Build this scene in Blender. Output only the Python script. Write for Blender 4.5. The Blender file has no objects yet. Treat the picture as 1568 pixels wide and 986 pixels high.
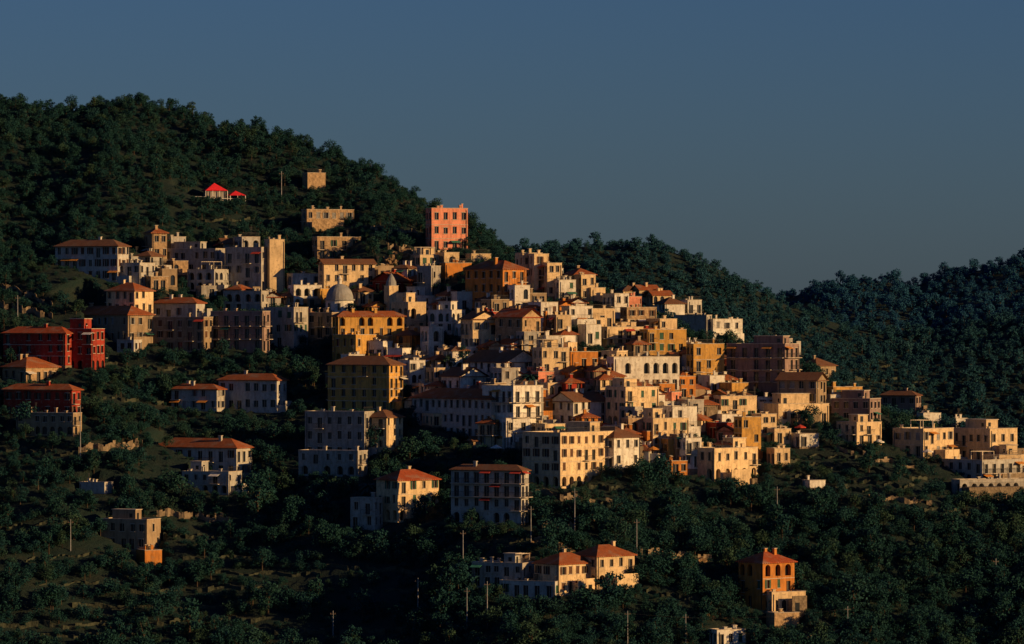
import bpy, math, random
import numpy as np
from mathutils import Vector
import mathutils
random.seed(7); rng=np.random.default_rng(7)
sc=bpy.context.scene
K=0.14/1000.0; VH=470; ZC=100.0; YC=-1000.0
# ------------------------------------------------------------------ terrain
def xs_of(us,y): return [(u-784)*K*(1000+yy) for u,yy in zip(us,y)]
def z_of(v,y): return ZC+(VH-v)*K*(1000+y)
crA=[(-700,110,200),(-300,150,190),(0,156,180),(40,160,180),(80,172,180),(130,172,180),(200,158,180),(260,170,178),(300,180,176),(340,198,172),(380,198,170),(430,218,165),(460,225,162),(520,250,156),(570,258,150),(620,292,140),(660,322,130),(720,346,115),(780,386,98),(830,425,85),(900,458,75),(960,485,65),(1060,520,50),(1140,540,40),(1220,572,28),(1300,610,16),(1400,655,8),(1500,690,0),(1600,715,-5),(1800,780,-15),(2400,1000,-30)]
Ax=np.array(xs_of([c[0] for c in crA],[c[2] for c in crA])); Az=np.array([z_of(c[1],c[2]) for c in crA]); Ay=np.array([c[2] for c in crA],float)
crB=[(-1000,420),(500,400),(790,386),(900,389),(1000,391),(1080,412),(1150,445),(1210,468),(1300,492),(1400,500),(1568,484),(1800,470),(2600,480)]
Bx=np.array(xs_of([c[0] for c in crB],[300]*len(crB))); Bz=np.array([z_of(c[1],300) for c in crB])
crC=[(-1000,470),(900,470),(1100,462),(1210,455),(1270,434),(1340,425),(1400,432),(1440,418),(1500,408),(1568,396),(1750,375),(2400,330)]
Cx=np.array(xs_of([c[0] for c in crC],[650]*len(crC))); Cz=np.array([z_of(c[1],650) for c in crC])
def H(x,y):
    x=np.asarray(x,float); y=np.asarray(y,float)
    zc=np.interp(x,Ax,Az); yc=np.interp(x,Ax,Ay)
    S=22*np.exp(-((x-8)/44.0)**2)-10*np.exp(-((x+45)/28.0)**2)
    fade=np.clip((yc-y)/60.0,0,1)
    ye=y+S*fade
    t=(ye+100)/(yc+100)
    tt=np.clip(t,0,1)
    zA=33+(zc-33)*(1-(1-tt)**1.22)
    zA=np.where(t<0,33+0.45*(ye+100),zA)
    zA=np.where(y>yc,zc-0.02*(y-yc)**1.5*0.9-0.25*(y-yc),zA)
    n=1.1*np.sin(x*.11+1.3*np.sin(y*.05))+0.9*np.sin(y*.09+x*.05+2)+.5*np.sin(x*.27+y*.21)
    zA=zA+n*np.clip(np.abs(yc-y)/30,0.25,1)
    zB=np.interp(x,Bx,Bz); zB=np.where(y<300,zB-0.27*(300-y),zB-0.3*(y-300))+1.6*np.sin(x*.045+y*.02)+1.0*np.sin(y*.07-x*.03)
    zD=np.interp(x,Cx,Cz); zD=np.where(y<650,zD-0.2*(650-y),zD-0.15*(y-650))+1.5*np.sin(x*.03+y*.01)
    z=np.maximum(np.maximum(zA,zB),zD)
    return np.maximum(z,-25)
_ys=np.arange(-130,420,0.5)
def pixel_hit(u,v):  # u and v are image pixel coordinates, cast from the render camera
    "world point where the camera ray through image pixel u, v meets the hillside"
    d=_ys+1000
    x=(u-784)*K*d; zr=ZC+(VH-v)*K*d
    h=H(x,_ys)
    i=np.argmax(h>=zr)
    if h[i]<zr[i]: i=len(_ys)-1
    return float(x[i]),float(_ys[i]),float(zr[i])
# ------------------------------------------------------------------ materials
def newmat(name):
    m=bpy.data.materials.new(name); m.use_nodes=True
    nt=m.node_tree; b=nt.nodes['Principled BSDF']; b.inputs['Specular IOR Level'].default_value=.2
    return m,nt,b
def N(nt,t,**k):
    n=nt.nodes.new(t)
    for a,v in k.items(): setattr(n,a,v)
    return n
def mixrgb(nt,fac,a,b,bt='MIX'):
    m=N(nt,'ShaderNodeMix',data_type='RGBA',blend_type=bt)
    for s,val in ((m.inputs[0],fac),(m.inputs[6],a),(m.inputs[7],b)):
        if hasattr(val,'is_output'): nt.links.new(val,s)
        elif isinstance(val,(int,float)): s.default_value=val
        else: s.default_value=(*val,1)
    return m.outputs[2]
def ramp(nt,inp,p0,p1):
    r=N(nt,'ShaderNodeMapRange'); r.inputs[1].default_value=p0; r.inputs[2].default_value=p1
    nt.links.new(inp,r.inputs[0]); return r.outputs[0]
def coords(nt,rand=True,scale=(1,1,1)):
    tc=N(nt,'ShaderNodeTexCoord'); mp=N(nt,'ShaderNodeMapping'); mp.inputs['Scale'].default_value=scale
    if rand:
        oi=N(nt,'ShaderNodeObjectInfo'); mu=N(nt,'ShaderNodeMath',operation='MULTIPLY'); mu.inputs[1].default_value=91
        nt.links.new(oi.outputs['Random'],mu.inputs[0]); nt.links.new(mu.outputs[0],mp.inputs['Location'])
    nt.links.new(tc.outputs['Object'],mp.inputs['Vector']); return mp.outputs[0]
def noise(nt,vec,s,d=4,r=.55):
    n=N(nt,'ShaderNodeTexNoise'); n.inputs['Scale'].default_value=s; n.inputs['Detail'].default_value=d; n.inputs['Roughness'].default_value=r
    nt.links.new(vec,n.inputs['Vector']); return n.outputs['Fac']
def plaster(name,c,wear=.5):
    m,nt,b=newmat(name)
    v=coords(nt); vs=coords(nt,True,(1.2,1.2,.22))
    dark=tuple(x*.36 for x in c); light=tuple(min(.85,x*1.12) for x in c)
    a=mixrgb(nt,ramp(nt,noise(nt,v,.45,5,.65),.35,.68),light,tuple(x*.80 for x in c))
    s=mixrgb(nt,ramp(nt,noise(nt,vs,1.1,5,.7),.46,.70),(0,0,0),(1,1,1))
    mu=N(nt,'ShaderNodeMath',operation='MULTIPLY'); mu.inputs[1].default_value=wear
    nt.links.new(s,mu.inputs[0])
    a2=mixrgb(nt,mu.outputs[0],a,dark)
    p=ramp(nt,noise(nt,v,1.6,4,.65),.56,.62); mu2=N(nt,'ShaderNodeMath',operation='MULTIPLY'); mu2.inputs[1].default_value=wear*.7
    nt.links.new(p,mu2.inputs[0])
    a3=mixrgb(nt,mu2.outputs[0],a2,(.27,.20,.13))
    oi=N(nt,'ShaderNodeObjectInfo')
    a3=mixrgb(nt,ramp(nt,oi.outputs['Random'],0.3,3.0),a3,tuple(x*.3 for x in c))
    nt.links.new(a3,b.inputs['Base Color']); b.inputs['Roughness'].default_value=.92
    bp=N(nt,'ShaderNodeBump'); bp.inputs['Strength'].default_value=.4; bp.inputs['Distance'].default_value=.1
    nt.links.new(noise(nt,v,3,5,.7),bp.inputs['Height']); nt.links.new(bp.outputs[0],b.inputs['Normal'])
    return m
def simple(name,c,r=.8,var=.3,sc_=2.):
    m,nt,b=newmat(name); v=coords(nt)
    nt.links.new(mixrgb(nt,ramp(nt,noise(nt,v,sc_),.3,.7),tuple(x*(1-var) for x in c),tuple(min(1,x*(1+var)) for x in c)),b.inputs['Base Color'])
    b.inputs['Roughness'].default_value=r; return m
def stonemat(name,c):
    m,nt,b=newmat(name); v=coords(nt)
    vo=N(nt,'ShaderNodeTexVoronoi'); vo.inputs['Scale'].default_value=1.8; nt.links.new(v,vo.inputs['Vector'])
    a=mixrgb(nt,ramp(nt,noise(nt,v,.7,6,.7),.3,.7),tuple(x*.5 for x in c),tuple(x*1.25 for x in c))
    bw=N(nt,'ShaderNodeRGBToBW'); nt.links.new(vo.outputs['Color'],bw.inputs[0])
    a=mixrgb(nt,.45,a,mixrgb(nt,bw.outputs[0],tuple(x*.4 for x in c),tuple(x*1.5 for x in c)))
    nt.links.new(a,b.inputs['Base Color']); b.inputs['Roughness'].default_value=.95
    bp=N(nt,'ShaderNodeBump'); bp.inputs['Strength'].default_value=.8; bp.inputs['Distance'].default_value=.15
    nt.links.new(vo.outputs['Distance'],bp.inputs['Height']); nt.links.new(bp.outputs[0],b.inputs['Normal'])
    return m
def tilemat(name,c):
    m,nt,b=newmat(name); v=coords(nt,False)
    w=N(nt,'ShaderNodeTexWave'); w.bands_direction='DIAGONAL'; w.inputs['Scale'].default_value=1.1; w.inputs['Distortion'].default_value=.6
    nt.links.new(v,w.inputs['Vector'])
    vv=coords(nt)
    a=mixrgb(nt,ramp(nt,noise(nt,vv,1.4,5,.75),.35,.65),tuple(x*.5 for x in c),c)
    a=mixrgb(nt,ramp(nt,noise(nt,vv,.5,3),.5,.7),a,(c[0]*.75,c[0]*.5,c[0]*.35))
    a=mixrgb(nt,w.outputs['Fac'],tuple(x*.45 for x in c),a)
    nt.links.new(a,b.inputs['Base Color']); b.inputs['Roughness'].default_value=.9
    bp=N(nt,'ShaderNodeBump'); bp.inputs['Strength'].default_value=.7; bp.inputs['Distance'].default_value=.1
    nt.links.new(w.outputs['Fac'],bp.inputs['Height']); nt.links.new(bp.outputs[0],b.inputs['Normal']); return m
WALL={'W':('white_house',(.80,.75,.65)),'L':('white_house',(.50,.495,.45)),'C':('cream_house',(.76,.58,.34)),'Y':('ochre_house',(.66,.38,.10)),'O':('orange_house',(.60,.24,.055)),  # L is the white of W darkened: shade painted into the plaster
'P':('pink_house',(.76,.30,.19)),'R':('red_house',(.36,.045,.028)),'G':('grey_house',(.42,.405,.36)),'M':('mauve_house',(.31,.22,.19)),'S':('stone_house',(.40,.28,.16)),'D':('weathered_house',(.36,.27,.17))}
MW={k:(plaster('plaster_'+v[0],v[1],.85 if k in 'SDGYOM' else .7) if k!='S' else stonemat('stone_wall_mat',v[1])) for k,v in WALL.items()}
M_tile=[tilemat('terracotta_tiles',(.52,.155,.055)),tilemat('old_brown_tiles',(.30,.14,.075)),tilemat('red_tiles',(.6,.13,.045))]
M_roof=simple('roof_screed',(.30,.27,.24),.9,.3,.8)
M_cop=simple('coping_stone',(.50,.44,.35),.85,.3,1.5)
M_glass=simple('window_glass',(.02,.025,.03),.15,.2); M_glass.node_tree.nodes['Principled BSDF'].inputs['Specular IOR Level'].default_value=.5
M_frame=simple('window_frame',(.42,.37,.30),.7,.2)
M_sh=[simple('shutter_brown',(.10,.05,.03),.7),simple('shutter_green',(.03,.09,.06),.7),simple('shutter_grey',(.22,.22,.21),.7)]
M_iron=simple('wrought_iron',(.05,.05,.055),.6); M_white=simple('white_paint',(.7,.68,.64),.7,.15)
M_stone=stonemat('foundation_stone',(.23,.18,.12)); M_dry=stonemat('dry_stone_grassed',(.055,.065,.045)); M_metal=simple('galvanised',(.26,.27,.28),.5); M_wood=simple('pole_wood',(.16,.12,.09),.9)
M_awn=[simple('awning_red',(.5,.06,.04),.9),simple('awning_green',(.04,.2,.14),.9),simple('awning_white',(.7,.68,.6),.9),simple('awning_orange',(.6,.25,.05),.9)]
M_dome=plaster('dome_lead',(.30,.31,.31),.5)
# ------------------------------------------------------------------ mesh builder
class MB:
    def __init__(s): s.v=[];s.f=[]
    def q(s,*p):
        i=len(s.v); s.v.extend(p); s.f.append(tuple(range(i,i+len(p))))
    def box(s,x0,x1,y0,y1,z0,z1):
        i=len(s.v); s.v.extend([(x0,y0,z0),(x1,y0,z0),(x1,y1,z0),(x0,y1,z0),(x0,y0,z1),(x1,y0,z1),(x1,y1,z1),(x0,y1,z1)])
        for f in ((0,3,2,1),(4,5,6,7),(0,1,5,4),(1,2,6,5),(2,3,7,6),(3,0,4,7)): s.f.append(tuple(i+k for k in f))
    def cyl(s,x,y,z0,z1,r0,r1,n=10,cap=True):
        i=len(s.v)
        for k in range(n):
            a=2*math.pi*k/n; s.v.append((x+r0*math.cos(a),y+r0*math.sin(a),z0))
        for k in range(n):
            a=2*math.pi*k/n; s.v.append((x+r1*math.cos(a),y+r1*math.sin(a),z1))
        for k in range(n): s.f.append((i+k,i+(k+1)%n,i+n+(k+1)%n,i+n+k))
        if cap: s.f.append(tuple(i+n+k for k in range(n)))
    def rev(s,x,y,prof,n=24):
        for (r0,z0),(r1,z1) in zip(prof,prof[1:]): s.cyl(x,y,z0,z1,r0,r1,n,False)
    def obj(s,name,mat,parent=None):
        if not s.f: return None
        me=bpy.data.meshes.new(name); me.from_pydata(s.v,[],s.f); me.materials.append(mat); me.update()
        o=bpy.data.objects.new(name,me); sc.collection.objects.link(o)
        if parent: o.parent=parent
        return o
def empty(name,loc,rz=0):
    e=bpy.data.objects.new(name,None); e.location=loc; e.rotation_euler=(0,0,rz); e.empty_display_size=1
    sc.collection.objects.link(e); return e
class Facade:
    def __init__(s,P,O,U,Nn): s.P=P;s.O=O;s.U=U;s.N=Nn
    def p(s,a,z,d=0): return (s.O[0]+s.U[0]*a+s.N[0]*d, s.O[1]+s.U[1]*a+s.N[1]*d, z)
    def slab(s,mb,a0,a1,z0,z1,d0,d1,drop=0):
        P=[s.p(a,z-(drop if d==d1 else 0),d) for z in (z0,z1) for (a,d) in ((a0,d1),(a1,d1),(a1,d0),(a0,d0))]
        i=len(mb.v); mb.v.extend(P)
        for f in ((0,3,2,1),(4,5,6,7),(0,1,5,4),(1,2,6,5),(2,3,7,6),(3,0,4,7)): mb.f.append(tuple(i+k for k in f))
    def wall(s,W,zb,zt,ops,base):
        mb=s.P['walls']
        sx=sorted({0,W}|{o[0] for o in ops}|{o[0]+o[2] for o in ops}); sz=sorted({zb,zt}|{o[1] for o in ops}|{o[1]+o[3] for o in ops})
        for a0,a1 in zip(sx,sx[1:]):
            for z0,z1 in zip(sz,sz[1:]):
                am=(a0+a1)/2; zm=(z0+z1)/2
                if any(o[0]<am<o[0]+o[2] and o[1]<zm<o[1]+o[3] for o in ops): continue
                mb.q(s.p(a0,z0),s.p(a1,z0),s.p(a1,z1),s.p(a0,z1))
        for o in ops:
            a,z,w,h,kind=o; dp=-.9 if kind=='L' else -.28
            for (c1,c2) in (((a,z),(a,z+h)),((a,z+h),(a+w,z+h)),((a+w,z+h),(a+w,z)),((a+w,z),(a,z))):
                mb.q(s.p(*c1),s.p(*c2),s.p(*c2,dp),s.p(*c1,dp))
            s.P['panes'].q(s.p(a,z,dp),s.p(a+w,z,dp),s.p(a+w,z+h,dp),s.p(a,z+h,dp))
            if kind in 'LA':
                r=w/2; n=6; cx=a+r; cz=z+h-r
                for sg in (-1,1):
                    for k in range(n):
                        t0=math.pi/2*k/n; t1=math.pi/2*(k+1)/n
                        A=(cx+sg*r*math.cos(t0),cz+r*math.sin(t0)); B=(cx+sg*r*math.cos(t1),cz+r*math.sin(t1))
                        mb.q(s.p(*A),s.p(*B),s.p(B[0],z+h),s.p(A[0],z+h)); mb.q(s.p(*A),s.p(*B),s.p(*B,dp+.02),s.p(*A,dp+.02))
            else:
                F=s.P['frames']; s.slab(F,a+w/2-.025,a+w/2+.025,z,z+h,dp+.003,dp+.06)
                s.slab(F,a-.12,a+w+.12,z-.12,z-.002,-.0,.12)
                if random.random()<.5: s.slab(F,a-.1,a+w+.1,z+h+.002,z+h+.14,0,.06)
foot=[]
def frng(a,b): return random.uniform(a,b)
def rail(mb,F,a0,a1,z,d0,d1):
    for (p0,p1,q0,q1) in ((a0,a1,d1-.04,d1),(a0,a0+.04,d0,d1),(a1-.04,a1,d0,d1)):
        F.slab(mb,p0,p1,z+.95,z+1.0,q0,q1)
    k=a0
    while k<=a1: F.slab(mb,k,k+.03,z,z+.95,d1-.035,d1-.005); k+=.28
def make_building(x,y,z,b,wr,wl,Ht,col,roof,opt='',name=None,tile=None,embed=6.):
    nm=name or WALL[col][0]
    E=empty(nm,(x,y,z),b)
    P={k:MB() for k in ('walls','panes','frames','shutters','roof','trim','rail','roof_items','chimney_tops','foundation','awning','side_wall')}
    rise=0
    if roof in 'HG': rise=min(Ht*.38,.52*min(wr,wl)/2+.2)
    elif roof=='F': rise=.55
    Hw=Ht-rise
    nf=max(1,round(Hw/2.85)); fh=Hw/nf
    usesh=random.random()<.5 and 'n' not in opt; shm=random.choice(M_sh)
    P['foundation'].box(-.06,wr+.06,-.06,wl+.06,-embed,-.01 if random.random()<.5 else .35)
    sides=[((0,0),(1,0),(0,-1),wr,'r'),((wr,0),(0,1),(1,0),wl,'x'),((wr,wl),(-1,0),(0,1),wr,'x'),((0,wl),(0,-1),(-1,0),wl,'l')]
    reg='r' in opt
    for O,U,Nn,W,tag in sides:
        F=Facade(P,O,U,Nn); ops=[]
        if 'n' not in opt and W>2.4:
            nc=max(1,round(W/frng(2.0,2.7))); sp=W/nc; off=frng(-.2,.2)
            ww=frng(.88,1.12)
            for f in range(nf):
                zb=f*fh
                ground=(f==0)
                arch=('a' in opt and f==0) or ('A' in opt and f==nf-1) or ('B' in opt)
                balc=('b' in opt and f>0 and tag!='x' and random.random()<.75)
                for c in range(nc):
                    ctr=(c+.5)*sp+off+(0 if reg else frng(-.25,.25))
                    if arch:
                        if random.random()<.15: continue
                        w=min(sp*.6,frng(1.3,1.7)); h=min(fh*.74,2.3); ops.append((ctr-w/2,zb+.37,w,h,'L' if w>1.2 else 'A')); continue
                    if random.random()<(.04 if reg else .13): continue
                    if (ground and random.random()<.35) or (balc) or random.random()<.2:
                        w=1.1; h=min(2.2,fh*.78); ops.append((ctr-w/2,zb+(.37 if ground else .15),w,h,'D'))
                        if f>0 and (balc or random.random()<.5):
                            F.slab(P['trim'],ctr-w,ctr+w,zb+.0,zb+.12,.002,.85); rail(P['rail'],F,ctr-w,ctr+w,zb+.12,0,.83)
                        if random.random()<.14 and tag!='x': F.slab(P['awning'],ctr-w,ctr+w,zb+h+.45,zb+h+.5,.003,1.2,.45)
                    else:
                        w=ww if reg else ww*frng(.75,1.05)
                        h=min(frng(1.35,1.7),fh*.58); zz=zb+fh*.32+frng(0,.1 if reg else .25)
                        if zz+h>Hw-.15: h=Hw-.15-zz
                        if h<.5: continue
                        ops.append((ctr-w/2,zz,w,h,'W'))
                        if usesh and random.random()<.75:
                            if random.random()<.6:
                                F.slab(P['shutters'],ctr-w/2-.36,ctr-w/2-.02,zz,zz+h,.002,.06); F.slab(P['shutters'],ctr+w/2+.02,ctr+w/2+.36,zz,zz+h,.002,.06)
                            else: F.slab(P['shutters'],ctr-w/2+.02,ctr+w/2-.02,zz+.02,zz+h-.02,-.12,-.06)
        ops=[o for o in ops if o[0]>.15 and o[0]+o[2]<W-.15]
        F.wall(W,-.5,Hw,ops,0)
        if nf>1 and 'n' not in opt and ('t' in opt or random.random()<.2):
            for f in range(1,nf): F.slab(P['trim'],-.05 if tag in'rl' else 0.02,W,f*fh-.12,f*fh-.02,.003,.08)
        if random.random()<.6 and W>3 and tag!='x':
            a=frng(.2,.5) if random.random()<.5 else W-frng(.2,.5)
            F.slab(P['rail'],a,a+.09,0,Hw,.063,.13)
    if 'n' not in opt and random.random()<.45 and wr>4:
        tw=frng(.4,.8)*wr; td=frng(1.6,3); th=min(fh,3)*frng(.5,.95); x0=frng(0,wr-tw)
        P['side_wall'].box(x0,x0+tw,-td,-.07,-embed,th)
        F=Facade(P,(0,-td),(1,0),(0,-1))
        if random.random()<.5: P['side_wall'].box(x0,x0+tw,-td,-td+.2,th+.001,th+.9)
        else: rail(P['rail'],F,x0,x0+tw,th,-.3,-.05)
        if tw>2.5 and th>2:
            for kk in range(int(tw//2.2)):
                P['panes'].box(x0+.6+kk*2.2,x0+1.6+kk*2.2,-td-.01,-td+.05,.3,min(2.2,th-.3))
    R=P['roof']; T=P['trim']
    tmat=M_tile[tile] if tile is not None else random.choice(M_tile[:2]+M_tile[:1])
    if roof in 'HG':
        e=.45; x0,x1,y0,y1=-e,wr+e,-e,wl+e
        T.box(-.18,wr+.18,-.18,wl+.18,Hw-.18,Hw+.0)
        zt=Hw+rise; ze=Hw+.02
        long_x=wr>wl
        if roof=='H':
            ins=min(wr,wl)/2+e
            if long_x: r0=(x0+ins,(y0+y1)/2); r1=(x1-ins,(y0+y1)/2)
            else: r0=((x0+x1)/2,y0+ins); r1=((x0+x1)/2,y1-ins)
        else:
            if long_x: r0=(x0,(y0+y1)/2); r1=(x1,(y0+y1)/2)
            else: r0=((x0+x1)/2,y0); r1=((x0+x1)/2,y1)
        A=(x0,y0);B=(x1,y0);C=(x1,y1);D=(x0,y1)
        def top(*pp):
            P3=[(p[0],p[1],z_) for p,z_ in pp]; R.q(*P3); R.q(*[(a_,b_,c_-.16) for a_,b_,c_ in P3][::-1])
        if long_x:
            top((A,ze),(B,ze),(r1,zt),(r0,zt)); top((C,ze),(D,ze),(r0,zt),(r1,zt)); e1=[(B,C,r1),(D,A,r0)]
        else:
            top((B,ze),(C,ze),(r1,zt),(r0,zt)); top((D,ze),(A,ze),(r0,zt),(r1,zt)); e1=[(A,B,r0),(C,D,r1)]
        if roof=='H':
            for p,q_,r_ in e1: top((p,ze),(q_,ze),(r_,zt))
        else:
            for p,q_,r_ in e1:
                s_=lambda p_:(min(max(p_[0],0),wr),min(max(p_[1],0),wl))
                P['walls'].q((*s_(p),Hw-.001),(*s_(q_),Hw-.001),(*s_(r_),zt-.17))
        for i0,i1 in ((A,B),(B,C),(C,D),(D,A)): R.q((*i0,ze-.16),(*i1,ze-.16),(*i1,ze),(*i0,ze))
        for _ in range(random.randint(1,2)):
            cx,cy=frng(.25,.75)*wr,frng(.25,.75)*wl
            P['roof_items'].box(cx-.3,cx+.3,cy-.3,cy+.3,Hw,zt+.5); P['chimney_tops'].box(cx-.4,cx+.4,cy-.4,cy+.4,zt+.52,zt+.62)
    elif roof=='F':
        R.box(.01,wr-.01,.01,wl-.01,Hw-.2,Hw)
        pt=.25; zt=Hw+rise-.1
        W_=P['walls']
        W_.box(0,wr,0.,pt,Hw+.001,zt); W_.box(0,wr,wl-pt,wl,Hw+.001,zt); W_.box(0,pt,pt,wl-pt,Hw+.001,zt); W_.box(wr-pt,wr,pt,wl-pt,Hw+.001,zt)
        T.box(-.07,wr+.07,-.07,pt+.02,zt+.002,zt+.1); T.box(-.07,wr+.07,wl-pt-.02,wl+.07,zt+.002,zt+.1)
        T.box(-.07,pt+.02,pt+.03,wl-pt-.03,zt+.002,zt+.1); T.box(wr-pt-.02,wr+.07,pt+.03,wl-pt-.03,zt+.002,zt+.1)
        I=P['roof_items']
        if wr>4.6 and wl>4.6 and random.random()<.6:
            sx,sy=frng(2.2,wr*.6),frng(2.2,wl*.6); hx=frng(.3,wr-sx-.3);hy=frng(.9,max(.95,wl-sy-.3)); hh=frng(1.8,2.6)
            I.box(hx,hx+sx,hy,hy+sy,Hw,Hw+hh); P['chimney_tops'].box(hx-.15,hx+sx+.15,hy-.15,hy+sy+.15,Hw+hh+.01,Hw+hh+.15)
            P['panes'].box(hx+.6,hx+1.4,hy-.02,hy+.02,Hw,Hw+1.7); P['panes'].box(hx-.02,hx+.02,hy+.7,hy+1.4,Hw+.8,Hw+1.6)
        for _ in range(random.randint(1,4)):
            cx,cy=frng(.7,max(.8,wr-.7)),frng(.7,max(.8,wl-.7)); h=frng(.7,1.5); s=frng(.18,.32)
            I.box(cx-s,cx+s,cy-s,cy+s,Hw,Hw+h); P['chimney_tops'].box(cx-s-.1,cx+s+.1,cy-s-.1,cy+s+.1,Hw+h+.01,Hw+h+.12)
        if random.random()<.4:
            cx,cy=frng(.7,max(.8,wr-.7)),frng(.7,max(.8,wl-.7)); h=frng(2,3); r_=P['rail']
            r_.box(cx-.03,cx+.03,cy-.03,cy+.03,Hw,Hw+h)
            for kk in range(4): r_.box(cx-.45+.05*kk,cx+.45-.05*kk,cy-.02,cy+.02,Hw+h-.15-.22*kk,Hw+h-.11-.22*kk)
        if random.random()<.3 and wr>4:
            F=Facade(P,(0,pt),(1,0),(0,-1)); rail(P['rail'],F,.1,wr-.1,zt,-.0,.05)
        if random.random()<.16 and wr>4.5 and wl>4.5:
            r_=P['chimney_tops']; pw=min(3.5,wr-.8); pl=min(3.2,wl-.8)
            for (a_,b_) in ((.4,.4),(.4+pw,.4),(.4,.4+pl),(.4+pw,.4+pl)): r_.box(a_-.07,a_+.07,b_-.07,b_+.07,Hw,Hw+2.2)
            for kk in range(7): r_.box(.3,.5+pw,.35+pl*kk/6,.45+pl*kk/6,Hw+2.21,Hw+2.3)
    mats={'walls':MW[col],'panes':M_glass,'frames':M_frame,'shutters':shm,'roof':tmat if roof in 'HG' else M_roof,'trim':M_cop,'rail':M_iron,'roof_items':MW[col],'chimney_tops':M_cop,'foundation':M_stone,'awning':random.choice(M_awn),'side_wall':random.choice([MW[col],MW[col],M_stone])}
    for k,mb in P.items(): mb.obj(k,mats[k],E)
    foot.append((x,y,z,b,wr,wl,Ht))
    return E
def bld(x0,xc,x1,yt,yb,col='W',roof='F',opt='',name=None,tile=None):
    X,Y,Z=pixel_hit(xc,yb); m=K*(1000+Y)
    L=max(1,xc-x0)*m; R=max(1,x1-xc)*m; Ht=(yb-yt)*m
    if L>R: b=math.acos(min(.76,max(.42,R/6.5)))
    else: b=math.asin(min(.76,max(.40,L/7.0)))
    wr=max(R/math.cos(b),3.6); wl=max(L/math.sin(b),3.6)
    return make_building(X,Y,Z,b,wr,wl,Ht,col,roof,opt,name,tile)
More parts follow.
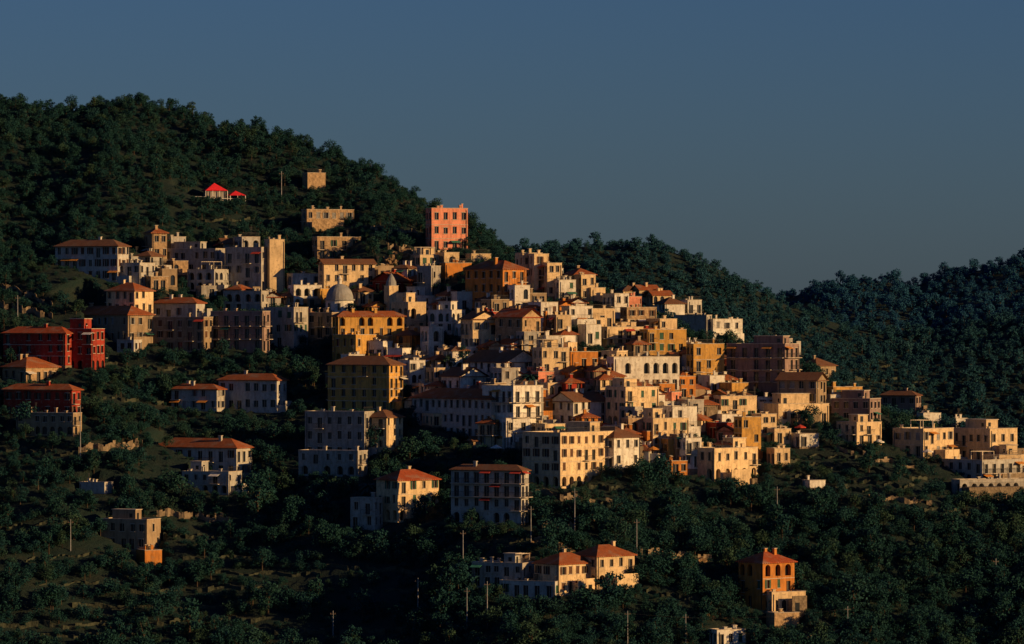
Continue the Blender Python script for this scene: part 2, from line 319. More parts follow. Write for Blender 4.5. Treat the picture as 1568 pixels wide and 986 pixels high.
HB=[
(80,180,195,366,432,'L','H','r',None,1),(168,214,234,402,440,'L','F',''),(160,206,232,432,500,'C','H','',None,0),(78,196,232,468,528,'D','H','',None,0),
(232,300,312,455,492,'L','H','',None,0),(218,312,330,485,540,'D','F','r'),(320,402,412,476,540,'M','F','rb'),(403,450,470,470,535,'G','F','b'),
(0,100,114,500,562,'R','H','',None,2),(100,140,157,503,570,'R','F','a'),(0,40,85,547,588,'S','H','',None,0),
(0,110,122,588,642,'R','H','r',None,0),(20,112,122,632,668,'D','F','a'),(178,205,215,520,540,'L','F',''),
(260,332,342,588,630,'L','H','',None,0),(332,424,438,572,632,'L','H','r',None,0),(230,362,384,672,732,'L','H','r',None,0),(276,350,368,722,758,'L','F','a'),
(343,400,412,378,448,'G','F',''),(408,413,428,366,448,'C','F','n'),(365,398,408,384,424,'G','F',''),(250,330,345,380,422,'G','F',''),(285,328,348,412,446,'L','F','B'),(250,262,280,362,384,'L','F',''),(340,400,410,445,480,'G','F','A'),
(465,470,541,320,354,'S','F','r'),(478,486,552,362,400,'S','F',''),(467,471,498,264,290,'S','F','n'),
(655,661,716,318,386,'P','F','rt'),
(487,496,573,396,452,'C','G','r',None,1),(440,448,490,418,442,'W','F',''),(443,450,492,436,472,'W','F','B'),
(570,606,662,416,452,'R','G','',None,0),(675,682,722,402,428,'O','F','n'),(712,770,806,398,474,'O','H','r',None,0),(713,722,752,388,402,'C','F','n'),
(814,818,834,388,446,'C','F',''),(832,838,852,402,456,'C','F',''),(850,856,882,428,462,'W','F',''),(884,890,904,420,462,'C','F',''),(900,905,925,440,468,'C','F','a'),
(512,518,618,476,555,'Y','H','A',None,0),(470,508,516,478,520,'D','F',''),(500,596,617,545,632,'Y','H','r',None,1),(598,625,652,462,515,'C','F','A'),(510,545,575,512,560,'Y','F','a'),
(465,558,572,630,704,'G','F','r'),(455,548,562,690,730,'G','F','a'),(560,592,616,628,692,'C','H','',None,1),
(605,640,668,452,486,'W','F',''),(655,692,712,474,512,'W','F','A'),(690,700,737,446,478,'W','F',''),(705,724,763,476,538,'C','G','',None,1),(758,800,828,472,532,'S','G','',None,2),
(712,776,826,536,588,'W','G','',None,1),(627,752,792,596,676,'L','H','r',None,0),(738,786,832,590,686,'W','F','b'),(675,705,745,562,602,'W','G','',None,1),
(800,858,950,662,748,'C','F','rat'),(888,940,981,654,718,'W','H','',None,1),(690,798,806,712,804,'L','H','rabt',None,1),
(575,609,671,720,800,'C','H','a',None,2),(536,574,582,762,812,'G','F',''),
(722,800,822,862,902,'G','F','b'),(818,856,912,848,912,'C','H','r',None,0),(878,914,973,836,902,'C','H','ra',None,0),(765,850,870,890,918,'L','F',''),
(1133,1168,1219,846,934,'O','H','A',None,2),(1168,1182,1235,906,940,'C','F','a'),(1176,1186,1225,938,962,'S','F','n'),(1090,1098,1143,964,992,'W','F','r'),
(1032,1082,1090,482,524,'G','F','n'),(1084,1092,1138,488,526,'W','F',''),(1115,1202,1226,526,604,'M','F','rb'),(1222,1250,1282,548,582,'D','H','',None,1),(1165,1205,1215,518,540,'G','F',''),
(1055,1062,1110,526,590,'Y','F','r'),(1192,1250,1268,570,642,'D','G','',None,1),(1268,1276,1322,592,612,'Y','F',''),
(1350,1402,1412,598,642,'M','H','r',None,1),(1275,1332,1352,610,648,'M','F','r'),(1370,1414,1466,656,702,'C','F','r'),(1465,1516,1562,656,710,'C','F','r'),(1430,1504,1572,704,744,'L','F','rb'),(1510,1530,1590,696,726,'C','F','b'),(1410,1414,1442,632,660,'W','F',''),
(1284,1312,1352,646,682,'C','F',''),(1460,1464,1474,640,660,'W','F','n'),(1465,1470,1580,734,758,'G','F','a'),
(1170,1192,1272,618,652,'C','F',''),(1176,1186,1212,656,682,'C','F',''),(1180,1186,1204,686,714,'C','F',''),(1125,1136,1166,638,704,'Y','F','a'),
(1058,1094,1164,686,738,'C','F','a'),(928,958,1010,592,654,'C','F','a'),(1008,1030,1068,622,670,'W','F',''),
(918,930,986,500,534,'C','F','b'),(980,992,1052,504,560,'Y','F','r'),(930,940,1042,546,600,'W','F','rA'),
(868,874,916,538,568,'O','F',''),(815,830,872,532,592,'C','F',''),(860,872,908,468,502,'W','F',''),(890,902,942,472,505,'C','F',''),(950,960,1006,470,504,'S','F',''),
(842,878,930,600,655,'W','G','',None,1),(765,775,812,640,690,'W','F',''),(1096,1104,1160,606,646,'C','F',''),(970,1000,1056,640,690,'C','F','a'),
(120,160,170,738,756,'L','F','n'),(150,225,243,795,845,'D','F',''),(205,222,242,842,866,'O','F','n'),(1235,1240,1258,735,750,'W','F','n'),
]
for t in HB:
    t=list(t)+[None]*(10-len(t))
    bld(*t[:10])
PROT=HB+[(494,519,546,428,482),(586,596,606,424,484)]
def inpoly(x,y,p):
    c=False;j=len(p)-1
    for i in range(len(p)):
        if (p[i][1]>y)!=(p[j][1]>y) and x<(p[j][0]-p[i][0])*(y-p[i][1])/(p[j][1]-p[i][1])+p[i][0]: c=not c
        j=i
    return c
fills=[([(600,470),(680,430),(830,425),(900,450),(1010,480),(1110,520),(1112,600),(1165,640),(1150,735),(1050,735),(950,720),(870,690),(780,700),(690,690),(620,600),(600,560)],29,16,.98,'WWWWWWCCCCYGSPODR'),
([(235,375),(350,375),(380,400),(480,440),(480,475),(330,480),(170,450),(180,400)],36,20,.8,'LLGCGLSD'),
([(1110,560),(1190,600),(1290,610),(1350,650),(1400,690),(1250,690),(1170,700),(1110,640)],38,22,.7,'WWCCYSG'),
([(460,460),(620,470),(620,560),(510,600),(470,560)],36,22,.6,'WYCDD'),
([(500,390),(720,400),(720,450),(500,440)],40,20,.4,'CSDW'),
([(720,870),(870,850),(960,890),(860,915),(740,910)],50,26,.4,'CSG')]
nfill=0
for poly,dx,dy,pr,cols in fills:
    u0=min(p[0] for p in poly);u1=max(p[0] for p in poly);v0=min(p[1] for p in poly);v1=max(p[1] for p in poly)
    v=v0
    while v<v1:
        u=u0+random.uniform(0,dx)
        while u<u1:
            uu=u+random.uniform(-10,10); vv=v+random.uniform(-9,9)
            if inpoly(uu,vv,poly) and random.random()<pr:
                L=random.uniform(8,22);R=random.uniform(12,32);hh=random.choice([20,24,30,38,46])*random.uniform(.9,1.1)
                bad=False
                for hb in PROT:
                    a0,a1,b0,b1=hb[0],hb[2],hb[3],hb[4]
                    if vv<=b1-2: 
                        if a0+4<uu<a1-4 and b1-16<vv: bad=True;break
                        continue
                    ov=max(0,min(a1,uu+R)-max(a0,uu-L))*max(0,min(b1,vv)-max(b0,vv-hh))
                    if ov>.22*(a1-a0)*(b1-b0): bad=True;break
                if not bad:
                    nfill+=1
                    bld(uu-L,uu,uu+R,vv-hh,vv,random.choice(cols),random.choice('FFFFGHH'),random.choice(['','','a','b','b','A']))
            u+=dx
        v+=dy
def church_dome(u,v,rp):
    X,Y,Z=pixel_hit(u,v+28); m=K*(1000+Y); r=rp*m; z0=ZC+(VH-v)*m-Z
    E=empty('church_dome',(X,Y,Z))
    mb=MB(); mb.cyl(0,0,-4,z0,r*1.02,r*1.02,20,True); mb.obj('drum',MW['W'],E)
    mb=MB(); mb.rev(0,0,[(r*1.12,z0),(r*1.12,z0+.3)]+[(r*math.cos(a),z0+.3+r*1.12*math.sin(a)) for a in [i*math.pi/2/10 for i in range(10)]]+[(.05,z0+.3+r*1.12)]); d=mb.obj('dome',M_dome,E)
    mb=MB(); zt=z0+.3+r*1.08; mb.cyl(0,0,zt,zt+1.1,.5,.5,10); mb.cyl(0,0,zt+1.12,zt+2.1,.62,.05,10); mb.obj('lantern',MW['W'],E)
    mb=MB()
    for k in range(8):
        a=k*math.pi/4; c,s=math.cos(a),math.sin(a); mb.cyl(c*r*1.0,s*r*1.0,z0-2.2,z0-.6,.35,.35,8)
    mb.obj('drum_windows',M_glass,E)
church_dome(520,460,21)
def bell_tower(u,v0,v1,wp):
    X,Y,Z=pixel_hit(u,v0); m=K*(1000+Y); Ht=(v0-v1)*m; w=wp*m
    E=make_building(X,Y,Z,.55,w,w,Ht*.72,'C','F','B',name='bell_tower')
    mb=MB(); mb.rev(w/2,w/2,[(w*.5,Ht*.72),(w*.48,Ht*.8),(w*.3,Ht*.9),(.05,Ht)],12); mb.obj('cupola',M_dome,E)
bell_tower(596,486,418,16)
def hill_hut():
    X,Y,Z=pixel_hit(330,308); E=empty('hillside_pavilion',(X,Y,Z),.3)
    mb=MB(); mb.box(-2,2.4,0,4,-3,2.4); mb.obj('walls',MW['G'],E)
    mb=MB()
    for (x0,x1,z0,h) in ((-2.6,3,2.5,1.9),(3.3,7.5,1.4,1.2)):
        c=(x0+x1)/2; A=(x0,-.5,z0);B=(x1,-.5,z0);C=(x1,4.5,z0);D=(x0,4.5,z0);T_=(c,2,z0+h)
        for p,q_ in ((A,B),(B,C),(C,D),(D,A)): mb.q(p,q_,T_)
        mb.q(A,D,C,B)
    mb.obj('roof',simple('bright_red_roof',(.75,.03,.04),.7,.2),E)
    mb=MB()
    for x in (-2.5,-.8,.9,2.8,3.5,5.3,7.2):
        mb.box(x-.07,x+.07,-.6,-.46,-3,1.35 if x>3 else 2.45)
    for z in (-1,.6): mb.box(-2.6,7.3,-.64,-.5,z,z+.1)
    mb.obj('timber_posts',M_white,E)
    mb=MB(); mb.box(-8,-2.4,0,3.5,1.0,1.15); mb.box(-7.8,-7.6,.1,.3,-3,1.0); mb.box(-5,-4.8,.1,.3,-3,1); mb.obj('lean_to',M_metal,E)
    foot.append((X-8*math.cos(.3),Y-2.4,Z,.3,15,4,3))
hill_hut()
def umbrella(u,v,mat):
    X,Y,Z=pixel_hit(u,v); Y-=.8; Z=float(H(X,Y)); E=empty('patio_umbrella',(X,Y,Z))
    mb=MB(); mb.cyl(0,0,-.3,2.5,.04,.04,6); mb.obj('pole',M_wood,E)
    mb=MB(); mb.cyl(0,0,2.15,2.7,1.2,.05,8); mb.cyl(0,0,1.98,2.149,1.22,1.2,8,False); mb.obj('canopy',mat,E)
for u,v,k in ((1175,660,0),(760,700,2),(1000,700,3),(1345,690,2),(1225,668,0),(1420,706,2)): umbrella(u,v,M_awn[k])
# ------------------------------------------------------------------ ground sheet
def geo(a,b,n): return a*(b/a)**(np.arange(1,n+1)/n)
gx=np.concatenate([-geo(300,5000,14)[::-1],np.arange(-300,-140,5.),np.arange(-140,160,1.),np.arange(160,420,5.),geo(420,5000,14)])
gy=np.concatenate([-geo(300,4000,12)[::-1],np.arange(-300,-130,8.),np.arange(-130,200,1.),np.arange(200,760,5.),geo(760,9000,14)])
GX,GY=np.meshgrid(gx,gy); GZ=H(GX,GY)
fine=(GX>-141)&(GX<161)&(GY>-131)&(GY<201)
GZ=GZ+np.where(fine,rng.normal(0,.12,GZ.shape),0)
FT=np.array([f for f in foot])
for (x,y,z,b,wr,wl,ht) in foot:
    c,s=math.cos(b),math.sin(b); dx=GX-x; dy=GY-y
    lx=dx*c+dy*s; ly=-dx*s+dy*c
    m=(lx>-1.2)&(lx<wr+1.2)&(ly>-1.2)&(ly<wl+1.0)
    GZ[m]=np.minimum(GZ[m],z-.05)
nx,ny=len(gx),len(gy)
verts=np.stack([GX,GY,GZ],-1).reshape(-1,3)
i=np.arange(nx-1)[None,:]+nx*np.arange(ny-1)[:,None]
F4=np.stack([i,i+1,i+nx+1,i+nx],-1).reshape(-1,4)
def npmesh(name,V,F,mats):
    me=bpy.data.meshes.new(name); k=F.shape[1]
    me.vertices.add(len(V)); me.vertices.foreach_set('co',V.astype(np.float32).ravel())
    me.loops.add(F.size); me.loops.foreach_set('vertex_index',F.astype(np.int32).ravel())
    me.polygons.add(len(F)); me.polygons.foreach_set('loop_start',np.arange(0,F.size,k,dtype=np.int32))
    for m in mats: me.materials.append(m)
    me.update(calc_edges=True)
    return me
m,nt,b_=newmat('hillside_ground'); tc=N(nt,'ShaderNodeTexCoord'); v=tc.outputs['Object']
mp=N(nt,'ShaderNodeMapping'); mp.inputs['Scale'].default_value=(.25,.6,1.2); nt.links.new(v,mp.inputs[0])
a=mixrgb(nt,ramp(nt,noise(nt,mp.outputs[0],.35,6,.7),.42,.62),(.012,.030,.027),(.028,.038,.030))
a=mixrgb(nt,ramp(nt,noise(nt,v,.8,5,.7),.4,.7),a,(.018,.036,.032))
a=mixrgb(nt,ramp(nt,noise(nt,v,.06,3,.5),.66,.78),a,(.05,.044,.032))
nt.links.new(a,b_.inputs['Base Color']); b_.inputs['Roughness'].default_value=1
bp=N(nt,'ShaderNodeBump'); bp.inputs['Strength'].default_value=1; bp.inputs['Distance'].default_value=.5
nt.links.new(noise(nt,v,1.2,6,.75),bp.inputs['Height']); nt.links.new(bp.outputs[0],b_.inputs['Normal'])
g=bpy.data.objects.new('ground',npmesh('ground',verts,F4,[m])); sc.collection.objects.link(g)
# ------------------------------------------------------------------ terrace walls
tw_keep=[]
def terrace(u0,v0,u1,v1,h=1.4,mat=None):
    n=26
    pts=[pixel_hit(u0+(u1-u0)*k/n,v0+(v1-v0)*k/n+2.2*math.sin(k*.7+u0)) for k in range(n+1)]
    mb=MB(); gap=0
    for k,(p,q_) in enumerate(zip(pts,pts[1:])):
        if random.random()<.07: gap=random.randint(1,3)
        if gap>0: gap-=1; continue
        if random.random()<.7: tw_keep.append(((p[0]+q_[0])/2,(p[1]+q_[1])/2,p[2]))
        if abs(p[1]-q_[1])>10: continue
        h0=h*random.uniform(.6,1.1); h1=h0*random.uniform(.85,1.1)
        a,b=p,q_; y2=1.0
        top=[(a[0],a[1],a[2]+h0),(b[0],b[1],b[2]+h1),(b[0],b[1]+y2,b[2]+h1),(a[0],a[1]+y2,a[2]+h0)]
        mb.q((a[0],a[1],a[2]-2),(b[0],b[1],b[2]-2),top[1],top[0]); mb.q(*top)
        mb.q((b[0],b[1],b[2]-2),(b[0],b[1]+y2,b[2]-2),top[2],top[1]); mb.q((a[0],a[1]+y2,a[2]-2),(a[0],a[1],a[2]-2),top[0],top[3])
    mb.obj('terrace_wall',mat or M_dry)
TW=[(120,692,218,686,1),(240,790,350,802,1),(250,822,330,828),(0,962,250,962),(60,978,290,972),(260,955,450,952),(200,912,420,900),(440,700,560,742),(590,380,640,390,1),
(1280,690,1400,720,1),(1200,705,1290,722),(1330,765,1440,775,1),(1300,740,1400,748),(1150,560,1200,575),(1300,580,1420,590),(1430,600,1568,618),(1300,560,1400,566),(1450,575,1568,585),
(550,820,690,800),(700,835,830,830),(820,760,960,780,1),(980,850,1090,860,1),(990,910,1090,925),(1000,760,1060,752),(640,700,700,705),(0,440,80,470,1),(0,470,80,490,1),(160,560,300,572),(430,560,500,575),
(1480,630,1568,640),(920,775,965,780),(830,810,880,812,1),(300,340,420,338),(560,350,640,360,1),(1090,780,1200,800),(60,900,200,890),(40,860,160,850),(500,870,640,880),(520,910,640,905),(1060,700,1160,745,1),(860,745,950,752),
(1210,740,1330,755),(1380,640,1480,650),(1180,725,1250,735),(1400,780,1500,790),(280,860,450,850),(0,810,120,800),(400,640,470,650),(130,610,250,620),(0,690,120,700),
(30,930,330,935),(420,975,620,970),(330,880,520,885),(1330,590,1568,600),(1320,620,1460,628),(1240,700,1330,705),(1300,715,1420,738)]
for t in TW: terrace(*t[:4],h=random.uniform(.6,1.2) if len(t)<5 else random.uniform(1.1,1.8),mat=None if len(t)<5 else M_stone)
TWK=np.array(tw_keep)
M_rock=stonemat('limestone_rock',(.27,.18,.10))
def outcrop(u,v,s):
    X,Y,Z=pixel_hit(u,v); bpy.ops.mesh.primitive_ico_sphere_add(subdivisions=4,radius=s,location=(X,Y+s*.3,Z-s*.3)); o=bpy.context.object; o.name='rock_outcrop'
    for vv in o.data.vertices:
        n=mathutils.noise.fractal(vv.co*.7+Vector((u,v,0)),.8,2,6); vv.co*=1+.6*n; vv.co.z*=.7; vv.co.y*=.6
    o.data.materials.append(M_rock)
for u,v,s in ((615,392,3),(598,400,2.2),(565,352,2),(860,845,3),(790,862,3.4),(833,832,2.6),(710,880,3),(660,945,2.6),(1085,945,3),(1070,900,2.4),(1200,790,2.2),(1065,860,2.4),(940,800,2),(1240,980,2),(1275,975,2.4),(240,790,1.3),(650,540,2.4)): outcrop(u,v,s)
# ------------------------------------------------------------------ poles
def pole(u,vb,vt):
    X,Y,Z=pixel_hit(u,vb); h=(vb-vt)*K*(1000+Y); E=empty('utility_pole',(X,Y,Z))
    mb=MB(); mb.cyl(0,0,-1,h,.12,.07,8); mb.obj('mast',M_metal,E)
    mb=MB(); mb.box(-.6,.6,-.05,.05,h-.7,h-.6); mb.box(-.5,-.42,-.05,.05,h-.6,h-.4); mb.box(.42,.5,-.05,.05,h-.6,h-.4); mb.obj('crossarm',M_wood,E)
    return Vector((X,Y,Z+h-.5))
PT=[pole(*p) for p in ((431,310,262),(27,492,452),(123,710,620),(108,845,795),(510,985,935),(715,968,900),(746,965,890),(709,880,812),(880,815,748),(813,832,775),(975,855,795),(961,990,935),(1298,976,928),(1050,990,940),(640,950,885),(1190,800,745),(1525,900,855))]
def wire(a,b):
    mb=MB(); n=12; pr=None; w=.012
    for k in range(n+1):
        t=k/n; p=a.lerp(b,t); p.z-=(b-a).length*.03*4*t*(1-t)
        if pr: mb.q((pr.x,pr.y,pr.z),(p.x,p.y,p.z),(p.x,p.y,p.z+w),(pr.x,pr.y,pr.z+w)); mb.q((pr.x,pr.y-w,pr.z),(p.x,p.y-w,p.z),(p.x,p.y+w,p.z),(pr.x,pr.y+w,pr.z))
        pr=p
    mb.obj('power_line',M_iron)
for a_,b_2 in ((4,5),(5,6),(6,11),(7,8),(8,10),(11,12)): wire(PT[a_],PT[b_2])
# ------------------------------------------------------------------ vegetation
def leafmat(name,c1,c2,c3,c4):
    m,nt,b=newmat(name); oi=N(nt,'ShaderNodeObjectInfo'); tc=N(nt,'ShaderNodeTexCoord')
    a=mixrgb(nt,ramp(nt,noise(nt,tc.outputs['Object'],.9,3,.6),.35,.65),c1,c2)
    r=ramp(nt,oi.outputs['Random'],0.3,1.0); mu=N(nt,'ShaderNodeMath',operation='MULTIPLY'); mu.inputs[1].default_value=.7; nt.links.new(r,mu.inputs[0])
    a=mixrgb(nt,mu.outputs[0],a,c3)
    pr=N(nt,'ShaderNodeMath',operation='PINGPONG'); pr.inputs[1].default_value=.06; nt.links.new(oi.outputs['Random'],pr.inputs[0])
    a=mixrgb(nt,ramp(nt,pr.outputs[0],.045,.062),a,c4)
    nt.links.new(a,b.inputs['Base Color']); b.inputs['Roughness'].default_value=.8; b.inputs['Specular IOR Level'].default_value=.1
    return m
L_near=leafmat('foliage',(.009,.041,.044),(.018,.066,.056),(.012,.053,.062),(.038,.076,.045))  # teal leaf colour has some bluish haze painted in
L_far_hazed=leafmat('distant_foliage_hazed',(.015,.064,.09),(.020,.080,.10),(.018,.073,.108),(.026,.082,.095))  # blue air haze painted into the leaf colour
L_ridge_hazed=leafmat('far_ridge_foliage_hazed',(.016,.078,.145),(.018,.084,.15),(.018,.083,.155),(.02,.084,.15))  # heavier blue haze put into the leaf colour of the last ridge
M_bark=simple('bark',(.07,.05,.035),.95)
def tree_mesh(name,h,r,nl,leafm,size=.42,seed=0):
    g=np.random.default_rng(seed)
    mb=MB(); th=h*.5
    mb.cyl(0,0,-1.0,th,.06*h*.5,.03*h*.5,7)
    lobes=[]
    nb=g.integers(8,13)
    ax=g.uniform(.7,1.25)
    for k in range(nb):
        a=g.uniform(0,2*math.pi); rr=r*g.uniform(.2,.85); zz=h*g.uniform(.28,.84)
        lobes.append((rr*math.cos(a)*ax,rr*math.sin(a)/ax,zz,r*g.uniform(.18,.46)*(1.15-.45*(zz/h)) ))
    lobes.append((g.uniform(-.3,.3)*r,0,h*.84,r*.32)); lobes.append((0,0,h*.55,r*.5))
    for (x,y,z,s) in lobes[:6]:
        n=5;i=len(mb.v)
        for (px,py,pz,w) in ((0,0,th*.75,.1),(x,y,z,.03)):
            for k in range(n):
                t=2*math.pi*k/n; mb.v.append((px+w*math.cos(t),py+w*math.sin(t),pz))
        for k in range(n): mb.f.append((i+k,i+(k+1)%n,i+n+(k+1)%n,i+n+k))
    V0=np.array(mb.v)
    Lb=np.array(lobes); w=Lb[:,3]**1.8; idx=g.choice(len(lobes),nl,p=w/w.sum())
    d=g.normal(size=(nl,3)); d/=np.linalg.norm(d,axis=1)[:,None]
    rad=Lb[idx,3]*(g.uniform(.4,1.25,nl))
    C=Lb[idx,:3]+d*rad[:,None]*np.array([1,1,.85])
    nrm=d+g.normal(size=(nl,3))*.8; nrm/=np.linalg.norm(nrm,axis=1)[:,None]
    t=np.cross(nrm,g.normal(size=(nl,3))); t/=np.linalg.norm(t,axis=1)[:,None]; bt=np.cross(nrm,t)
    s=size*g.uniform(.45,1.2,nl)[:,None]
    Q=np.stack([C-t*s*.5,C-bt*s*.32+nrm*s*.1,C+t*s*.5,C+bt*s*.32+nrm*s*.1],1).reshape(-1,3)
    me=bpy.data.meshes.new(name)
    faces=list(mb.f)+[tuple(len(V0)+4*k+j for j in range(4)) for k in range(nl)]
    me.from_pydata([tuple(p) for p in V0]+[tuple(p) for p in Q],[],faces)
    me.materials.append(M_bark); me.materials.append(leafm)
    me.polygons.foreach_set('material_index',np.array([0]*len(mb.f)+[1]*nl,dtype=np.int32)); me.update(); return me
def proto(cname,leafm,specs):
    c=bpy.data.collections.new(cname)
    for k,(h,r,nl,sz) in enumerate(specs):
        c.objects.link(bpy.data.objects.new(cname+'_%d'%k,tree_mesh(cname+'_%d'%k,h,r,nl,leafm,sz,11+k)))
    return c
PN=proto('hill_tree_kinds',L_near,[(5,2.6,900,.46),(4.2,2.5,800,.44),(6.4,2.6,1000,.46),(4.6,3.2,950,.44),(2.6,2.3,600,.42),(5.8,2.0,800,.44),(3.2,2.8,700,.42),(5.2,2.9,900,.46)])
HN=(5,4.2,6.4,4.6,2.6,5.8,3.2,5.2)
FS=[(5,2.6,600,.6),(4.0,2.7,550,.6),(6.0,2.4,600,.6),(3.4,2.6,500,.55),(5.0,2.0,500,.55)]
PF=proto('distant_tree_kinds',L_far_hazed,FS); PR=proto('ridge_tree_kinds',L_ridge_hazed,FS)
def scatter(name,coll,pts,scl,idx):
    me=bpy.data.meshes.new(name); me.vertices.add(len(pts)); me.vertices.foreach_set('co',np.asarray(pts,np.float32).ravel())
    for nm,ty,arr in (('tscale','FLOAT',scl),('trot','FLOAT',rng.uniform(0,6.28,len(pts))),('tidx','INT',idx)):
        at=me.attributes.new(nm,ty,'POINT'); at.data.foreach_set('value',np.asarray(arr,np.float32 if ty=='FLOAT' else np.int32))
    o=bpy.data.objects.new(name,me); sc.collection.objects.link(o)
    ng=bpy.data.node_groups.new(name+'_nodes','GeometryNodeTree')
    ng.interface.new_socket('Geometry',in_out='INPUT',socket_type='NodeSocketGeometry'); ng.interface.new_socket('Geometry',in_out='OUTPUT',socket_type='NodeSocketGeometry')
    n=ng.nodes; gi=n.new('NodeGroupInput'); go=n.new('NodeGroupOutput'); ci=n.new('GeometryNodeCollectionInfo'); ip=n.new('GeometryNodeInstanceOnPoints')
    ci.inputs['Collection'].default_value=coll; ci.inputs['Separate Children'].default_value=True; ci.inputs['Reset Children'].default_value=True
    ip.inputs['Pick Instance'].default_value=True
    def attr(nm,dt):
        a=n.new('GeometryNodeInputNamedAttribute'); a.data_type=dt; a.inputs['Name'].default_value=nm; return a.outputs['Attribute']
    l=ng.links; l.new(gi.outputs[0],ip.inputs['Points']); l.new(ci.outputs[0],ip.inputs['Instance'])
    l.new(attr('tidx','INT'),ip.inputs['Instance Index'])
    cx=n.new('ShaderNodeCombineXYZ'); l.new(attr('trot','FLOAT'),cx.inputs[2]); l.new(cx.outputs[0],ip.inputs['Rotation'])
    l.new(attr('tscale','FLOAT'),ip.inputs['Scale']); l.new(ip.outputs[0],go.inputs[0])
    md=o.modifiers.new('scatter','NODES'); md.node_group=ng; return o
fx=FT[:,0];fy=FT[:,1];fz=FT[:,2];fb=FT[:,3];fw=FT[:,4];fl=FT[:,5]
xl=fx-np.sin(fb)*fl-.6; xr=fx+np.cos(fb)*fw+.6
def clear(x,y,z,t):
    c,s=np.cos(fb),np.sin(fb); dx=x-fx;dy=y-fy; lx=dx*c+dy*s; ly=-dx*s+dy*c
    if np.any((lx>-1.0)&(lx<fw+1.0)&(ly>-1.0)&(ly<fl+1.0)): return 0
    inf=(x>xl-1.0)&(x<xr+1.0)&(y<fy+fl*np.cos(fb)*.5)&(y>fy-30)
    if np.any(inf):
        lim=np.min(fz[inf]+1.2-z); t=min(t,max(lim,.9))
    k=(np.abs(TWK[:,0]-x)<1.8)&(y<TWK[:,1]+.3)&(y>TWK[:,1]-5)
    if np.any(k): t=min(t,max(.9,float(np.min(TWK[k,2]-z))+.5))
    return t
def fnoise(x,y): return math.sin(x*.07+1)+math.sin(y*.09+x*.03)+math.sin(x*.17-y*.13)
pts=[];scl=[];idx=[]
st=2.4
x=-150.
while x<170:
    y=-128.; ycx=float(np.interp(x,Ax,Ay))
    while y<ycx+14:
        px,py=x+frng(-1.4,1.4),y+frng(-1.4,1.4)
        z=float(H(px,py)); u=784+px/(K*(1000+py)); vv=VH-(z-ZC)/(K*(1000+py))
        dens=.98
        if vv>780 and u<620: dens=.92 if fnoise(px,py*2.5)>-.4 else .7
        elif 520<vv<780 and u<520: dens=.95
        if u>1250 and 600<vv<780: dens=.85
        if random.random()<dens:
            k=random.randrange(8); hk=HN[k]
            s=random.choice([.4,.5,.6,.7,.8,.9,1.05])*frng(.85,1.2)
            if vv<400: s*=.68
            elif vv<780: s*=.8
            if random.random()<.025: s*=1.4
            t=clear(px,py,z,s*hk*.95)
            if t>.65:
                pts.append((px,py,z-.25)); scl.append(t/(hk*.95)); idx.append(k)
        y+=st
    x+=st
scatter('forest',PN,pts,scl,idx); na=len(pts)
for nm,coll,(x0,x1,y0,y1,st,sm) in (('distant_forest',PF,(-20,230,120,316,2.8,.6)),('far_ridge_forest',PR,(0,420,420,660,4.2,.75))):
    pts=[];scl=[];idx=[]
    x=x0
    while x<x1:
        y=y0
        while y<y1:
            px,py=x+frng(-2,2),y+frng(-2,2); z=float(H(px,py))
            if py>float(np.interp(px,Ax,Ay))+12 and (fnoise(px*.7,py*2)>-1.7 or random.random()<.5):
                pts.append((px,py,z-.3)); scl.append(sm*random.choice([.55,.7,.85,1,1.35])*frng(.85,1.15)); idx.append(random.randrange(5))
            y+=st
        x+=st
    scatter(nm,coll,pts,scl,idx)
for k,(u,v,s) in enumerate(((648,796,1.15),(628,705,1.4),(575,690,1.0),(355,660,.9),(190,670,1.2),(160,655,1.1),(935,925,1.4),(895,935,1.3),(985,745,1.1),(1010,740,1.4),(1025,760,1.2),(710,560,.9),(690,565,.8),(650,690,1.2),(1240,655,.9),(745,960,1.0),(705,670,.8),(460,590,1.3),(880,800,1.2),(910,810,1.3),(340,545,.8),(1105,615,.7),(500,430,.6),(585,600,.9),(1330,720,1.0),(40,650,1.4),(395,790,1.6),(275,760,1.3))):
    X,Y,Z=pixel_hit(u,v); o=bpy.data.objects.new('tree',PN.objects[k%6].data); o.location=(X,Y-1.2,float(H(X,Y-1.2))-.2); o.scale=(s,s,s); o.rotation_euler=(0,0,k*1.3); sc.collection.objects.link(o)
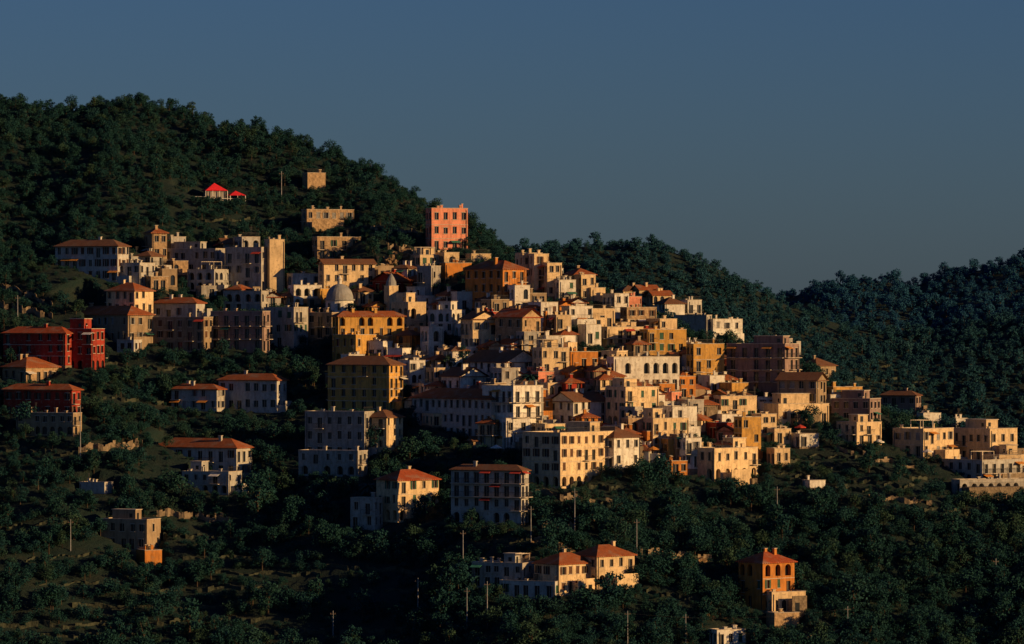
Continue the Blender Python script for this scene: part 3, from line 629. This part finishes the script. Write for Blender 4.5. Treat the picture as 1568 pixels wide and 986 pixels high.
def palm(u,v,h):
    X,Y,Z=pixel_hit(u,v); E=empty('palm_tree',(X,Y-1,Z-.3)); mb=MB(); mb.cyl(0,0,-1,h,.22,.16,8); mb.obj('trunk',M_bark,E)
    mb=MB()
    for k in range(26):
        a=k*2.4; el=.9-k*.055; L=2.4; prev=None
        for j in range(9):
            t=j/8; q=Vector((math.cos(a)*L*t*math.cos(el*.6),math.sin(a)*L*t*math.cos(el*.6),h+L*t*math.sin(el)-1.5*t*t)); sd=Vector((-math.sin(a),math.cos(a),0))*(.32*math.sin(math.pi*(t*.85+.12)))
            if prev:
                mb.q(tuple(prev[0]-prev[1]-Vector((0,0,.12))),tuple(prev[0]),tuple(q),tuple(q-sd-Vector((0,0,.12)))); mb.q(tuple(prev[0]),tuple(prev[0]+prev[1]-Vector((0,0,.12))),tuple(q+sd-Vector((0,0,.12))),tuple(q))
            prev=(q,sd)
    mb.obj('fronds',L_near,E)
palm(812,600,3.6); palm(565,765,3.2); palm(1228,650,3)
# ------------------------------------------------------------------ light
EL=math.radians(13); PH=math.radians(23)
w=bpy.data.worlds.new('World'); sc.world=w; w.use_nodes=True; nt=w.node_tree
bg=nt.nodes['Background']; sky=nt.nodes.new('ShaderNodeTexSky'); sky.sky_type='NISHITA'; sky.sun_disc=False
sky.sun_elevation=EL; sky.sun_rotation=math.radians(113); sky.air_density=1.0; sky.dust_density=.3; sky.ozone_density=4
mx=mixrgb(nt,1.0,sky.outputs[0],(.39,.535,.88),'MULTIPLY')
nt.links.new(mx,bg.inputs[0]); bg.inputs[1].default_value=.05
sl=bpy.data.lights.new('sun','SUN'); sl.energy=5; sl.angle=math.radians(.5); sl.color=(1,.60,.25)
so=bpy.data.objects.new('sun',sl); sc.collection.objects.link(so)
sv=Vector((math.cos(EL)*math.cos(PH),-math.cos(EL)*math.sin(PH),math.sin(EL))); so.rotation_euler=sv.to_track_quat('Z','Y').to_euler()
cam=bpy.data.cameras.new('camera'); co=bpy.data.objects.new('camera',cam); sc.collection.objects.link(co); sc.camera=co
co.location=(0,YC,ZC); co.rotation_euler=(math.radians(90),0,0); cam.sensor_width=36; cam.lens=36/(1568*K); cam.shift_y=(VH-493)/1568.; cam.clip_start=5; cam.clip_end=20000
sc.view_settings.view_transform='Standard'; sc.view_settings.look='None'; sc.view_settings.exposure=0
print('buildings',len(foot),'fill',nfill,'trees',na)
